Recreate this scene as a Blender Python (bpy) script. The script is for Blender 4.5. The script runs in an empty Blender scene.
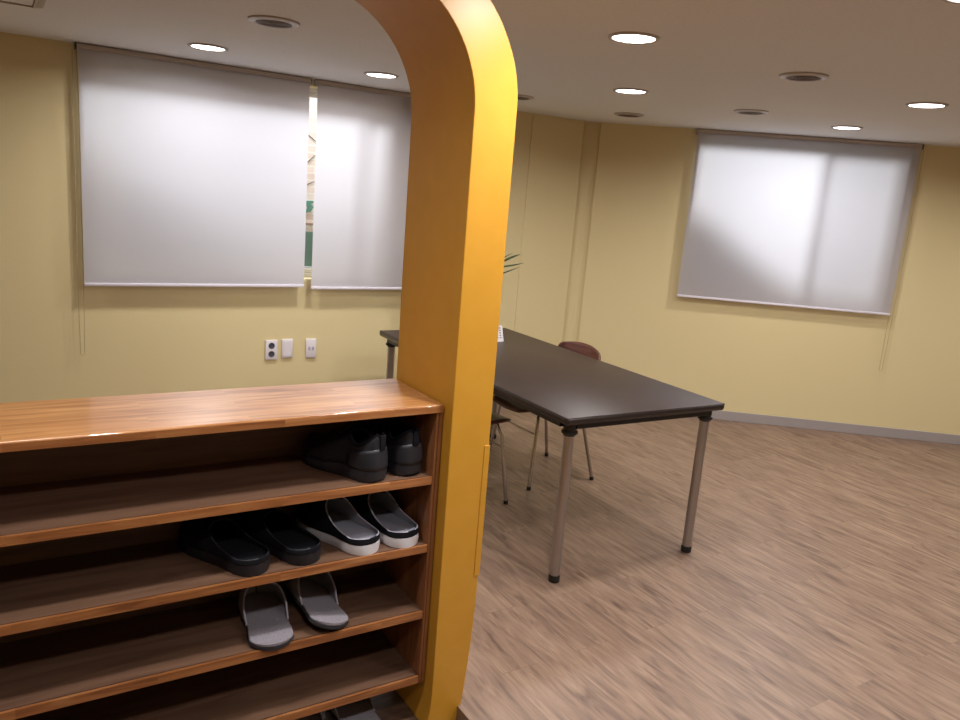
import bpy, bmesh, math, random
from mathutils import Vector, Matrix
random.seed(7)
S = bpy.context.scene
COL = S.collection
PI = math.pi
ZC = 2.122            # ceiling height
CAMH = 1.53

# ------------------------------------------------------------------ helpers
def hexc(r, g, b):
    f = lambda c: (c/255/12.92) if c/255 <= .04045 else ((c/255+.055)/1.055)**2.4
    return (f(r), f(g), f(b), 1)

def mat(name, col, rough=.5, metal=0, spec=.5, coat=0):
    m = bpy.data.materials.new(name); m.use_nodes = True
    b = m.node_tree.nodes['Principled BSDF']
    b.inputs['Base Color'].default_value = col
    b.inputs['Roughness'].default_value = rough
    b.inputs['Metallic'].default_value = metal
    b.inputs['Specular IOR Level'].default_value = spec
    b.inputs['Coat Weight'].default_value = coat
    return m

def nd(m, t, **k):
    n = m.node_tree.nodes.new(t)
    for a, v in k.items(): setattr(n, a, v)
    return n

def noisy(m, c1, c2, scale=(10, 10, 10), nscale=4, detail=6, lo=.35, hi=.65, bump=0, bdist=.002):
    """two-tone procedural noise on object coordinates, optional bump"""
    t = m.node_tree; b = t.nodes['Principled BSDF']
    tc = nd(m, 'ShaderNodeTexCoord'); mp = nd(m, 'ShaderNodeMapping'); mp.inputs['Scale'].default_value = scale
    n = nd(m, 'ShaderNodeTexNoise'); n.inputs['Scale'].default_value = nscale; n.inputs['Detail'].default_value = detail
    r = nd(m, 'ShaderNodeValToRGB')
    r.color_ramp.elements[0].position = lo; r.color_ramp.elements[0].color = c1
    r.color_ramp.elements[1].position = hi; r.color_ramp.elements[1].color = c2
    t.links.new(tc.outputs['Object'], mp.inputs[0]); t.links.new(mp.outputs[0], n.inputs['Vector'])
    t.links.new(n.outputs['Fac'], r.inputs[0]); t.links.new(r.outputs[0], b.inputs['Base Color'])
    if bump:
        bp = nd(m, 'ShaderNodeBump'); bp.inputs['Strength'].default_value = bump; bp.inputs['Distance'].default_value = bdist
        t.links.new(n.outputs['Fac'], bp.inputs['Height']); t.links.new(bp.outputs[0], b.inputs['Normal'])
    return m

def add_box(bm, x0, x1, y0, y1, z0, z1, bev=0, seg=2):
    M = Matrix.Translation(((x0+x1)/2, (y0+y1)/2, (z0+z1)/2)) @ Matrix.Diagonal((abs(x1-x0), abs(y1-y0), abs(z1-z0), 1))
    r = bmesh.ops.create_cube(bm, size=1, matrix=M)
    if bev:
        es = set()
        for v in r['verts']: es.update(v.link_edges)
        bmesh.ops.bevel(bm, geom=list(es), offset=bev, segments=seg, affect='EDGES', profile=.5)
    return bm

def box(x0, x1, y0, y1, z0, z1, bev=0, seg=2):
    return add_box(bmesh.new(), x0, x1, y0, y1, z0, z1, bev, seg)

def add_tube(bm, pts, rad, n=12, cap=True):
    """tube through points; rad float or list"""
    pts = [Vector(p) for p in pts]; rings = []
    R = rad if isinstance(rad, (list, tuple)) else [rad]*len(pts)
    up = None
    for i, p in enumerate(pts):
        d = (pts[min(i+1, len(pts)-1)] - pts[max(i-1, 0)]).normalized()
        if up is None:
            a = Vector((0, 0, 1)) if abs(d.z) < .9 else Vector((1, 0, 0))
            up = (a - d*a.dot(d)).normalized()
        else:
            up = (up - d*up.dot(d)).normalized()
        s = d.cross(up)
        rings.append([bm.verts.new(p + (up*math.cos(2*PI*k/n) + s*math.sin(2*PI*k/n))*R[i]) for k in range(n)])
    for a, b in zip(rings, rings[1:]):
        for k in range(n): bm.faces.new((a[k], a[(k+1) % n], b[(k+1) % n], b[k]))
    if cap:
        bm.faces.new(rings[0][::-1]); bm.faces.new(rings[-1])
    return bm

def tube(pts, rad, n=12): return add_tube(bmesh.new(), pts, rad, n)

def add_lathe(bm, prof, n=32, center=(0, 0, 0), axis=None):
    """revolve (r,z) profile about z"""
    c = Vector(center); rings = []
    for r, z in prof:
        if r < 1e-6: rings.append([bm.verts.new(c+Vector((0, 0, z)))])
        else: rings.append([bm.verts.new(c+Vector((r*math.cos(2*PI*k/n), r*math.sin(2*PI*k/n), z))) for k in range(n)])
    for a, b in zip(rings, rings[1:]):
        for k in range(n):
            l = (k+1) % n
            if len(a) == 1 and len(b) == 1: continue
            if len(a) == 1: bm.faces.new((a[0], b[l], b[k]))
            elif len(b) == 1: bm.faces.new((a[k], a[l], b[0]))
            else: bm.faces.new((a[k], a[l], b[l], b[k]))
    return bm

def lathe(prof, n=32): return add_lathe(bmesh.new(), prof, n)

def prism(outline, z0, z1, axis='z'):
    """extrude a closed 2D outline; axis z: (x,y), axis y: (x,z)"""
    bm = bmesh.new()
    mk = (lambda p, h: (p[0], p[1], h)) if axis == 'z' else (lambda p, h: (p[0], h, p[1]))
    a = [bm.verts.new(mk(p, z0)) for p in outline]; b = [bm.verts.new(mk(p, z1)) for p in outline]
    bm.faces.new(a); bm.faces.new(b)
    n = len(outline)
    for i in range(n): bm.faces.new((a[i], a[(i+1) % n], b[(i+1) % n], b[i]))
    return bm

def obj(name, bm, m, parent=None, smooth=0, loc=None, rotz=0):
    me = bpy.data.meshes.new(name)
    bmesh.ops.recalc_face_normals(bm, faces=bm.faces[:])
    bm.to_mesh(me); bm.free()
    ms = m if isinstance(m, (list, tuple)) else [m]
    for k in ms: me.materials.append(k)
    if smooth:
        me.polygons.foreach_set('use_smooth', [True]*len(me.polygons))
        me.set_sharp_from_angle(angle=math.radians(smooth))
    o = bpy.data.objects.new(name, me); COL.objects.link(o)
    if parent: o.parent = parent
    if loc: o.location = loc
    o.rotation_euler.z = rotz
    return o

def tag(o, label, cat, group=None, kind=None):
    o['label'] = label; o['category'] = cat
    if group: o['group'] = group
    if kind: o['kind'] = kind
    return o

def thing(name, label, cat, loc=(0, 0, 0), rotz=0, group=None):
    o = bpy.data.objects.new(name, None); COL.objects.link(o)
    o.empty_display_size = .1
    o.location = loc; o.rotation_euler = (0, 0, rotz)
    return tag(o, label, cat, group)

def struct(name, bm, m, parent=None, loc=None, rotz=0, smooth=0):
    o = obj(name, bm, m, parent, smooth, loc, rotz)
    if not parent: o['kind'] = 'structure'
    return o

def dup(root, loc, rotz, label):
    r = root.copy(); COL.objects.link(r); r.location = loc; r.rotation_euler = (0, 0, rotz); r['label'] = label
    for ch in list(root.children):
        c = ch.copy(); COL.objects.link(c); c.parent = r
        for g in ch.children:
            d = g.copy(); COL.objects.link(d); d.parent = c
    return r

# ------------------------------------------------------------------ materials
def wallpaper(name, c1, c2):
    m = mat(name, c1, .75, spec=.25)
    return noisy(m, c1, c2, (3, 3, 3), 160, 3, .3, .7, .12, .001)
M_wall = wallpaper('yellow_wallpaper', hexc(216, 199, 152), hexc(222, 206, 160))
M_ceil = noisy(mat('ceiling_paint', hexc(200, 184, 170), .8, spec=.2), hexc(222, 222, 222), hexc(227, 228, 228), (1, 1, 1), 90, 3, bump=.05, bdist=.001)
M_base = mat('grey_vinyl_skirting', hexc(160, 152, 150), .45)
M_trimmetal = mat('cream_window_frame', hexc(222, 214, 196), .4)

def floor_material():
    m = mat('vinyl_plank_floor', (1, 1, 1, 1), .42, spec=.45)
    t = m.node_tree; b = t.nodes['Principled BSDF']; L = t.links.new
    tc = nd(m, 'ShaderNodeTexCoord')
    rot = nd(m, 'ShaderNodeMapping'); rot.inputs['Rotation'].default_value = (0, 0, PI/2)
    L(tc.outputs['Object'], rot.inputs[0])
    br = nd(m, 'ShaderNodeTexBrick'); br.offset = .37; br.squash = 1
    for k, v in (('Color1', (0, 0, 0, 1)), ('Color2', (1, 1, 1, 1)), ('Mortar', (.5, .5, .5, 1)), ('Scale', 1), ('Mortar Size', .0009),
                 ('Mortar Smooth', .3), ('Bias', 0), ('Brick Width', .92), ('Row Height', .152)):
        br.inputs[k].default_value = v
    L(rot.outputs[0], br.inputs['Vector'])
    # per plank offset of the grain
    sep = nd(m, 'ShaderNodeVectorMath', operation='MULTIPLY_ADD'); sep.inputs[1].default_value = (7, 13, 3)
    L(br.outputs['Color'], sep.inputs[0]); L(tc.outputs['Object'], sep.inputs[2])
    def grain(sc, ns, det, dist=0):
        mp = nd(m, 'ShaderNodeMapping'); mp.inputs['Scale'].default_value = sc; L(sep.outputs[0], mp.inputs[0])
        n = nd(m, 'ShaderNodeTexNoise'); n.inputs['Scale'].default_value = ns; n.inputs['Detail'].default_value = det; n.inputs['Distortion'].default_value = dist
        L(mp.outputs[0], n.inputs['Vector']); return n
    g1 = grain((15, 2.0, 1), 1.6, 9, 1.6); g2 = grain((70, 5, 1), 1.5, 6, .2); g3 = grain((5, .9, 1), 1.5, 4, .4)
    r1 = nd(m, 'ShaderNodeValToRGB'); e = r1.color_ramp.elements
    e[0].position = .27; e[0].color = hexc(106, 84, 72); e[1].position = .72; e[1].color = hexc(158, 133, 113)
    k = r1.color_ramp.elements.new(.42); k.color = hexc(132, 108, 92); k = r1.color_ramp.elements.new(.55); k.color = hexc(146, 121, 102)
    L(g1.outputs['Fac'], r1.inputs[0])
    mx = nd(m, 'ShaderNodeMixRGB', blend_type='MULTIPLY'); mx.inputs[0].default_value = .38
    r2 = nd(m, 'ShaderNodeValToRGB'); r2.color_ramp.elements[0].position = .35; r2.color_ramp.elements[0].color = (.62, .58, .56, 1); r2.color_ramp.elements[1].position = .6; r2.color_ramp.elements[1].color = (1, 1, 1, 1)
    L(g2.outputs['Fac'], r2.inputs[0]); L(r1.outputs[0], mx.inputs[1]); L(r2.outputs[0], mx.inputs[2])
    mx2 = nd(m, 'ShaderNodeMixRGB', blend_type='MULTIPLY'); mx2.inputs[0].default_value = .6
    r3 = nd(m, 'ShaderNodeValToRGB'); r3.color_ramp.elements[0].position = .3; r3.color_ramp.elements[0].color = (.74, .70, .70, 1); r3.color_ramp.elements[1].position = .65; r3.color_ramp.elements[1].color = (1, 1, 1, 1)
    L(g3.outputs['Fac'], r3.inputs[0]); L(mx.outputs[0], mx2.inputs[1]); L(r3.outputs[0], mx2.inputs[2])
    mx3 = nd(m, 'ShaderNodeMixRGB', blend_type='MULTIPLY')
    L(br.outputs['Fac'], mx3.inputs[0]); mx3.inputs[2].default_value = (.78, .74, .72, 1); L(mx2.outputs[0], mx3.inputs[1])
    # plank tone
    r4 = nd(m, 'ShaderNodeValToRGB'); r4.color_ramp.elements[0].color = (.93, .93, .93, 1); r4.color_ramp.elements[1].color = (1, 1, 1, 1)
    L(br.outputs['Color'], r4.inputs[0])
    mx4 = nd(m, 'ShaderNodeMixRGB', blend_type='MULTIPLY'); mx4.inputs[0].default_value = 1
    L(mx3.outputs[0], mx4.inputs[1]); L(r4.outputs[0], mx4.inputs[2]); L(mx4.outputs[0], b.inputs['Base Color'])
    bp = nd(m, 'ShaderNodeBump'); bp.inputs['Strength'].default_value = .12; bp.inputs['Distance'].default_value = .001
    L(g2.outputs['Fac'], bp.inputs['Height']); L(bp.outputs[0], b.inputs['Normal'])
    return m
M_floor = floor_material()

def wood(name, dark, mid, light, axis=0, rough=.3, coat=0., fine=1., block=None):
    """long-grain wood; axis = grain direction; block = (length,width) of finger-jointed staves"""
    m = mat(name, mid, rough, coat=coat); t = m.node_tree; b = t.nodes['Principled BSDF']; L = t.links.new
    tc = nd(m, 'ShaderNodeTexCoord'); src = tc.outputs['Object']
    tone = None
    if block:
        br = nd(m, 'ShaderNodeTexBrick'); br.offset = .43
        for k, v in (('Color1', (0, 0, 0, 1)), ('Color2', (1, 1, 1, 1)), ('Mortar', (.5, .5, .5, 1)), ('Scale', 1), ('Mortar Size', 0.0), ('Bias', 0), ('Brick Width', block[0]), ('Row Height', block[1])):
            br.inputs[k].default_value = v
        L(src, br.inputs['Vector'])
        ma = nd(m, 'ShaderNodeVectorMath', operation='MULTIPLY_ADD'); ma.inputs[1].default_value = (5, 9, 4)
        L(br.outputs['Color'], ma.inputs[0]); L(src, ma.inputs[2]); src = ma.outputs[0]; tone = br.outputs['Color']
    sc = [16*fine]*3; sc[axis] = 1.4*fine
    mp = nd(m, 'ShaderNodeMapping'); mp.inputs['Scale'].default_value = sc; L(src, mp.inputs[0])
    n = nd(m, 'ShaderNodeTexNoise'); n.inputs['Scale'].default_value = 2; n.inputs['Detail'].default_value = 7; n.inputs['Distortion'].default_value = 1.2
    L(mp.outputs[0], n.inputs['Vector'])
    r = nd(m, 'ShaderNodeValToRGB'); e = r.color_ramp.elements
    e[0].position = .3; e[0].color = dark; e[1].position = .68; e[1].color = light
    k = e.new(.47); k.color = mid
    L(n.outputs['Fac'], r.inputs[0]); out = r.outputs[0]
    if tone:
        rr = nd(m, 'ShaderNodeValToRGB'); rr.color_ramp.elements[0].color = (.8, .77, .72, 1); rr.color_ramp.elements[1].color = (1, 1, 1, 1)
        L(tone, rr.inputs[0]); mx = nd(m, 'ShaderNodeMixRGB', blend_type='MULTIPLY'); mx.inputs[0].default_value = .8
        L(out, mx.inputs[1]); L(rr.outputs[0], mx.inputs[2]); out = mx.outputs[0]
    L(out, b.inputs['Base Color'])
    return m
M_pine = wood('varnished_pine', hexc(164, 106, 58), hexc(198, 138, 84), hexc(216, 162, 106), 0, .3, .3, 1, (.52, .068))
M_pine_edge = wood('varnished_pine_edge', hexc(132, 80, 46), hexc(164, 104, 60), hexc(184, 126, 78), 0, .3, .3, 1.4, (.3, 5.))
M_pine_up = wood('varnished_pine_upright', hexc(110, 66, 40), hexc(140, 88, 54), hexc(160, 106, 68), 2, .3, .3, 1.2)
M_board = wood('brown_shelf_board', hexc(96, 68, 52), hexc(108, 79, 61), hexc(118, 88, 69), 0, .5, 0, .9)
M_dark = mat('dark_joint_line', hexc(40, 22, 14), .7)
M_yellow = noisy(mat('yellow_satin_paint', hexc(236, 172, 44), .38), hexc(203, 146, 46), hexc(207, 150, 50), (1, 1, 1), 14, 4, bump=.03, bdist=.001)
M_tabletop = noisy(mat('dark_brown_laminate', hexc(78, 64, 56), .42), hexc(50, 38, 33), hexc(56, 43, 38), (6, 60, 6), 8, 5, bump=.05, bdist=.0005)
M_tabletop.node_tree.nodes['Principled BSDF'].inputs['Specular IOR Level'].default_value = .32
M_edge = mat('black_edge_band', hexc(40, 32, 30), .25)
M_black = mat('black_plastic', hexc(22, 20, 20), .35)
M_steel = mat('brushed_steel', hexc(176, 172, 172), .34, 1)
M_chrome = mat('chair_chrome', hexc(186, 180, 175), .22, 1)
M_chairwood = wood('chair_veneer', hexc(58, 30, 24), hexc(84, 46, 36), hexc(100, 58, 44), 1, .35)
M_white = mat('white_plastic', hexc(226, 220, 224), .35)
M_greyp = mat('dark_socket_grey', hexc(70, 68, 80), .4)
M_ring = mat('fixture_trim', hexc(176, 166, 158), .4)
M_grille = mat('speaker_grille', hexc(108, 96, 86), .6)
M_sneaker = noisy(mat('black_leather', hexc(24, 24, 28), .5), hexc(20, 20, 24), hexc(31, 31, 37), (1, 1, 1), 60, 4, bump=.25, bdist=.001)
M_rubber = mat('black_rubber', hexc(34, 34, 40), .5)
M_mesh = noisy(mat('black_knit', hexc(16, 16, 20), .85, spec=.2), hexc(13, 13, 17), hexc(24, 24, 30), (1, 1, 1), 400, 2, bump=.2, bdist=.0006)
M_whitesole = mat('white_foam_sole', hexc(214, 210, 214), .5)
M_insole = mat('grey_insole', hexc(150, 150, 162), .6)
M_greyfelt = noisy(mat('grey_felt', hexc(120, 113, 118), .9, spec=.2), hexc(136, 130, 136), hexc(154, 148, 156), (1, 1, 1), 260, 3, bump=.3, bdist=.0008)
M_piping = mat('light_grey_piping', hexc(176, 170, 182), .7)
M_darkfelt = mat('dark_grey_sole', hexc(48, 45, 48), .8)
M_leaf = noisy(mat('palm_leaf', hexc(52, 74, 42), .45), hexc(44, 66, 36), hexc(70, 92, 52), (8, 8, 8), 6, 3)
M_stem = mat('palm_stem', hexc(98, 108, 60), .6)
M_pot = mat('white_ceramic', hexc(215, 210, 200), .25)
M_soil = noisy(mat('potting_soil', hexc(50, 38, 28), .95), hexc(38, 28, 20), hexc(66, 50, 38), (1, 1, 1), 90, 5, bump=.6, bdist=.004)
M_bar = mat('white_blind_bar', hexc(222, 216, 226), .35)
M_rail = mat('beige_blind_roller', hexc(188, 178, 170), .5)
M_cord = mat('beaded_cord', hexc(176, 158, 118), .6)
M_print = mat('grey_print', hexc(110, 108, 112), .6)

def blind_material():
    m = bpy.data.materials.new('translucent_blind_fabric'); m.use_nodes = True; t = m.node_tree; t.nodes.clear(); L = t.links.new
    out = nd(m, 'ShaderNodeOutputMaterial'); d = nd(m, 'ShaderNodeBsdfDiffuse'); tr = nd(m, 'ShaderNodeBsdfTranslucent'); mx = nd(m, 'ShaderNodeMixShader')
    w = nd(m, 'ShaderNodeTexNoise'); w.inputs['Scale'].default_value = 700; tc = nd(m, 'ShaderNodeTexCoord')
    L(tc.outputs['Object'], w.inputs['Vector'])
    r = nd(m, 'ShaderNodeValToRGB'); r.color_ramp.elements[0].color = hexc(196, 192, 198); r.color_ramp.elements[1].color = hexc(212, 208, 214)
    L(w.outputs['Fac'], r.inputs[0]); L(r.outputs[0], d.inputs[0]); L(r.outputs[0], tr.inputs[0])
    mx.inputs[0].default_value = .5
    L(d.outputs[0], mx.inputs[1]); L(tr.outputs[0], mx.inputs[2]); L(mx.outputs[0], out.inputs[0])
    return m
M_blind = blind_material()
def glass_material():
    m = bpy.data.materials.new('window_glass'); m.use_nodes = True; t = m.node_tree; t.nodes.clear(); L = t.links.new
    out = nd(m, 'ShaderNodeOutputMaterial'); a = nd(m, 'ShaderNodeBsdfTransparent'); g = nd(m, 'ShaderNodeBsdfGlossy'); mx = nd(m, 'ShaderNodeMixShader')
    a.inputs[0].default_value = (.96, .98, .97, 1); g.inputs['Roughness'].default_value = .02; mx.inputs[0].default_value = .06
    L(a.outputs[0], mx.inputs[1]); L(g.outputs[0], mx.inputs[2]); L(mx.outputs[0], out.inputs[0])
    return m
M_glass = glass_material()
def screen_material():
    m = bpy.data.materials.new('insect_screen_mesh'); m.use_nodes = True; t = m.node_tree; t.nodes.clear(); L = t.links.new
    out = nd(m, 'ShaderNodeOutputMaterial'); a = nd(m, 'ShaderNodeBsdfTransparent'); g = nd(m, 'ShaderNodeBsdfDiffuse'); mx = nd(m, 'ShaderNodeMixShader')
    g.inputs[0].default_value = hexc(90, 92, 96); mx.inputs[0].default_value = .22
    L(a.outputs[0], mx.inputs[1]); L(g.outputs[0], mx.inputs[2]); L(mx.outputs[0], out.inputs[0])
    return m
M_screen = screen_material()
def emit(name, col, s):
    m = bpy.data.materials.new(name); m.use_nodes = True; b = m.node_tree.nodes['Principled BSDF']
    b.inputs['Base Color'].default_value = col; b.inputs['Emission Color'].default_value = col; b.inputs['Emission Strength'].default_value = s
    return m
M_lamp = emit('lit_lamp_diffuser', (1, .97, 1, 1), 9)

def brick_material():
    m = mat('pale_pink_brick', (1, 1, 1, 1), .85); t = m.node_tree; L = t.links.new
    tc = nd(m, 'ShaderNodeTexCoord'); mp = nd(m, 'ShaderNodeMapping'); mp.inputs['Rotation'].default_value = (PI/2, 0, 0)
    br = nd(m, 'ShaderNodeTexBrick'); br.inputs['Scale'].default_value = 1; br.inputs['Brick Width'].default_value = .16; br.inputs['Row Height'].default_value = .05
    br.inputs['Mortar Size'].default_value = .004; br.inputs['Color1'].default_value = hexc(236, 216, 208); br.inputs['Color2'].default_value = hexc(228, 202, 194); br.inputs['Mortar'].default_value = hexc(242, 236, 232)
    L(tc.outputs['Object'], mp.inputs[0]); L(mp.outputs[0], br.inputs['Vector']); L(br.outputs['Color'], t.nodes['Principled BSDF'].inputs['Base Color'])
    return m
M_brick = brick_material()
M_green = mat('green_panel_paint', hexc(70, 110, 92), .6)
M_teal = mat('teal_sign_paint', hexc(40, 128, 110), .5)
M_entry = noisy(mat('brown_entrance_floor', hexc(96, 72, 56), .5), hexc(88, 66, 52), hexc(112, 86, 68), (2, 14, 2), 4, 5)
M_ground = noisy(mat('outdoor_concrete', hexc(150, 148, 144), .9), hexc(135, 133, 130), hexc(165, 163, 158), (1, 1, 1), 6, 5)
M_blocker = noisy(mat('dark_blocker', hexc(70, 72, 66), .95), hexc(58, 60, 54), hexc(84, 86, 78), (1, 1, 1), 12, 5)

# ------------------------------------------------------------------ room shell
YW = 4.62
X0, X1, Y0 = -2.6, 7.6, -2.4
W0 = Vector((5.0, 3.60, 0)); AR = -math.atan(.79)
wd = Vector((math.cos(AR), math.sin(AR), 0)); wo = Vector((-wd.y, wd.x, 0))   # along wall, outward
corner = Vector((3.80, 3.60+.79*1.20, 0))
def wallpt(x, o):            # point on the angled wall at plan x, offset outward by o
    return ((Vector((x, 3.6-.79*(x-5.0), 0))+wo*o).x, (Vector((x, 3.6-.79*(x-5.0), 0))+wo*o).y)
plan = [(X0-.2, Y0-.2), (X1+.2, Y0-.2), (X1+.2, 1.60), wallpt(7.4, .22), wallpt(3.9, .22), (3.7, YW+.22), (X0-.2, YW+.22)]
# the room floor stops at the lower entrance floor under and left of the arch
EX, EY = 1.150, 2.124
fplan = [(EX, Y0-.2), (X1+.2, Y0-.2), (X1+.2, 1.60), wallpt(7.4, .22), wallpt(3.9, .22), (3.7, YW+.22), (X0-.2, YW+.22), (X0-.2, EY), (EX, EY)]
struct('floor', prism(fplan, -.12, 0), M_floor)
struct('entrance_floor', box(X0-.2, EX, Y0-.2, EY, -.14, -.05), M_entry)
struct('ceiling', prism(plan, ZC, ZC+.12), M_ceil)
# left wall (with the window opening)
WL0, WL1, WZ0, WZ1 = .46, 2.17, .945, 2.085
b = bmesh.new()
T = .22
add_box(b, X0-.2, WL0, YW, YW+T, 0, ZC); add_box(b, WL1, 3.70, YW, YW+T, 0, ZC)
add_box(b, WL0, WL1, YW, YW+T, 0, WZ0); add_box(b, WL0, WL1, YW, YW+T, WZ1, ZC)
struct('wall_left', b, M_wall)
struct('trim_1', box(3.24, 3.695, YW-.006, YW, 0, ZC), M_wall)          # shallow pilaster beside the corner
# right wall in its own frame (x along the wall, y outward)
RW0, RW1, RZ0, RZ1 = -.79, .60, .98, 2.09
sL = (corner-W0).dot(wd); sR = (X1-5.0)/wd.x
b = bmesh.new()
add_box(b, sL-.14, sL, .018, T, 0, ZC)
add_box(b, sL, RW0, 0, T, 0, ZC); add_box(b, RW1, sR+.2, 0, T, 0, ZC)
add_box(b, RW0, RW1, 0, T, 0, RZ0); add_box(b, RW0, RW1, 0, T, RZ1, ZC)
struct('wall_right', b, M_wall, loc=W0, rotz=AR)
struct('wall_far_right', box(X1, X1+.2, Y0, 1.7, 0, ZC), M_wall)
struct('wall_rear', box(X0, X1, Y0-.2, Y0, 0, ZC), M_wall)
struct('wall_far_left', box(X0-.2, X0, Y0, YW, 0, ZC), M_wall)
b = box(sL+.002, sR-.02, -.011, 0, 0, .072, .002)
struct('baseboard_right', b, M_base, loc=W0, rotz=AR)
struct('baseboard_left', box(X0+.002, 3.238, YW-.011, YW, 0, .072, .002), M_base)

def window(idx, u0, u1, z0, z1, split, loc, rotz, parent=None):
    """white sliding window in a wall: x along the wall, y outward"""
    fr = bmesh.new(); w = .024; y0, y1 = .10, .19
    add_box(fr, u0, u0+w, y0, y1, z0, z1, .003); add_box(fr, u1-w, u1, y0, y1, z0, z1, .003)
    add_box(fr, u0+w, u1-w, y0, y1, z0, z0+w, .003); add_box(fr, u0+w, u1-w, y0, y1, z1-w, z1, .003)
    o = struct('window_%d' % idx, fr, M_trimmetal, loc=loc, rotz=rotz)
    for a, c, yy in ((u0+w, split+.02, .115), (split-.02, u1-w, .150)):
        sb = bmesh.new(); s = .026
        add_box(sb, a, a+s, yy, yy+.03, z0+w, z1-w, .003); add_box(sb, c-s, c, yy, yy+.03, z0+w, z1-w, .003)
        add_box(sb, a+s, c-s, yy, yy+.03, z0+w, z0+w+s, .003); add_box(sb, a+s, c-s, yy, yy+.03, z1-w-s, z1-w, .003)
        so = struct('window_sash', sb, M_trimmetal, parent=o)
        struct('window_pane', box(a+s, c-s, yy+.012, yy+.018, z0+w+s, z1-w-s), M_glass, parent=so)
    return o
window(1, WL0, WL1, WZ0, WZ1, 2.0, (0, YW, 0), 0)
w2 = window(2, RW0, RW1, RZ0, RZ1, .09, W0, AR)
struct('insect_screen', box(.08, RW1-.03, .197, .199, RZ0+.03, RZ1-.03), M_screen, parent=w2)

# ------------------------------------------------------------------ roller blinds
def blind(label, x0, x1, zb, loc, rotz, cord=None, cordz=.5, tilt=0):
    """hangs .055 in front of the wall; local x along wall, y outward"""
    r = thing('roller_blind', label, 'blind', loc, rotz, 'roller blinds over the windows')
    zt = ZC-.002; n = 24
    bm = bmesh.new(); v = []
    for th in (0, .0012):
        for j in range(n+1):
            z = zt-.02-(zt-.02-zb)*j/n
            for i, x in enumerate((x0, x1)):
                v.append(bm.verts.new((x, -.055+th+.0015*math.sin(j*.9), z)))
    N = 2*(n+1)
    for j in range(n):
        bm.faces.new((v[2*j], v[2*j+1], v[2*j+3], v[2*j+2]))
    # single translucent sheet with a hem: thickness carried by the side rims
    for q in v[N:]: bm.verts.remove(q)
    obj('fabric', bm, M_blind, r, smooth=60)
    obj('roller_tube', tube([(x0-.006, -.035, zt-.021), (x1+.006, -.035, zt-.021)], .0195, 16), M_rail, r, smooth=40)
    h = bmesh.new(); add_box(h, x0-.004, x1+.004, -.060, -.052, zt-.026, zt-.002, .001)
    obj('head_rail', h, M_rail, r)
    obj('bottom_bar', box(x0, x1, -.062, -.048, zb-.012, zb+.004, .003), M_bar, r, smooth=40)
    for s, x in ((-1, x0), (1, x1)):
        obj('bracket', box(x-(.014 if s < 0 else -.008), x+(.014 if s > 0 else -.008), -.062, -.012, zt-.034, zt, .003), M_greyp if (cord and cord*s > 0) else M_rail, r)
    if cord:
        xc = x0-.016 if cord < 0 else x1+.018
        pts = [(xc-.009, -.034, zt-.03)] + [(xc-.012, -.034+.001*k, zt-.03-(zt-.03-cordz)*k/6) for k in range(1, 6)]
        pts += [(xc-.008, -.028, cordz+.01), (xc, -.028, cordz), (xc+.010, -.028, cordz+.01)]
        pts += [(xc+.014, -.034+.001*k, zt-.03-(zt-.03-cordz)*k/6) for k in range(5, 0, -1)] + [(xc+.009, -.034, zt-.03)]
        obj('pull_cord', tube(pts, .0016, 6), M_cord, r, smooth=60)
    return r
blind('wide white roller blind farthest left, with a cord on its left side', .410, 1.610, .915, (0, YW, 0), 0, -1, .52)
blind('white roller blind right of the narrow gap, running behind the yellow arch', 1.657, 2.56, .903, (0, YW, 0), 0, None)
blind('white roller blind over the window on the angled right-hand wall', -.841, .678, .93, W0, AR, 1, .50)

# ------------------------------------------------------------------ outside the windows
struct('wall_outside', box(-1.2, 4.0, 5.75, 5.9, 0, 2.35), M_brick)
struct('ground', box(-3, 10, 5.01, 10, -.12, -.001), M_ground)
# teal mark on the outside wall, seen through the gap between the blinds
mk = [(-.09, .055), (.07, .06), (.085, .04), (.03, .018), (.06, .0), (.085, -.02), (.03, -.075), (-.085, -.1), (-.05, -.055), (.0, -.03), (-.04, -.012), (-.075, .02)]
tag(obj('painted_mark', prism([(2.045+x*.42, 1.362+z*.60) for x, z in mk], 5.735, 5.749, 'y'), M_teal), 'teal brush-like sign mark on the pale brick outside the blind gap', 'sign')
tag(obj('green_board', box(1.80, 2.25, 5.73, 5.749, 0.905, 1.165, .003), M_green), 'dull green board at the foot of the gap between the blinds', 'board')
tag(obj('signboard_strip', box(1.80, 2.25, 5.735, 5.749, 1.218, 1.230, .001), mat('brown_strip', hexc(150, 110, 96), .6)), 'thin brown strip just above the green board outside', 'strip')
tag(obj('ledge_bar', box(1.70, 2.35, 5.70, 5.7495, .889, .903, .001), M_white), 'thin white bar under the green board outside', 'bar')
for lab, pts in (('upper dark twig crossing the pale brick outside the gap', [(1.98, 5.747, 1.90), (2.03, 5.747, 1.87), (2.09, 5.747, 1.83)]),
                 ('middle dark twig crossing the pale brick outside the gap', [(1.98, 5.747, 1.64), (2.03, 5.747, 1.68), (2.09, 5.747, 1.74)]),
                 ('lowest dark twig crossing the pale brick outside the gap', [(1.97, 5.747, 1.50), (2.03, 5.747, 1.515), (2.09, 5.747, 1.545)])):
    tag(obj('bare_twig', tube(pts, [.004, .0035, .002], 6), M_dark), lab, 'twig', 'twigs outside the window')

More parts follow.
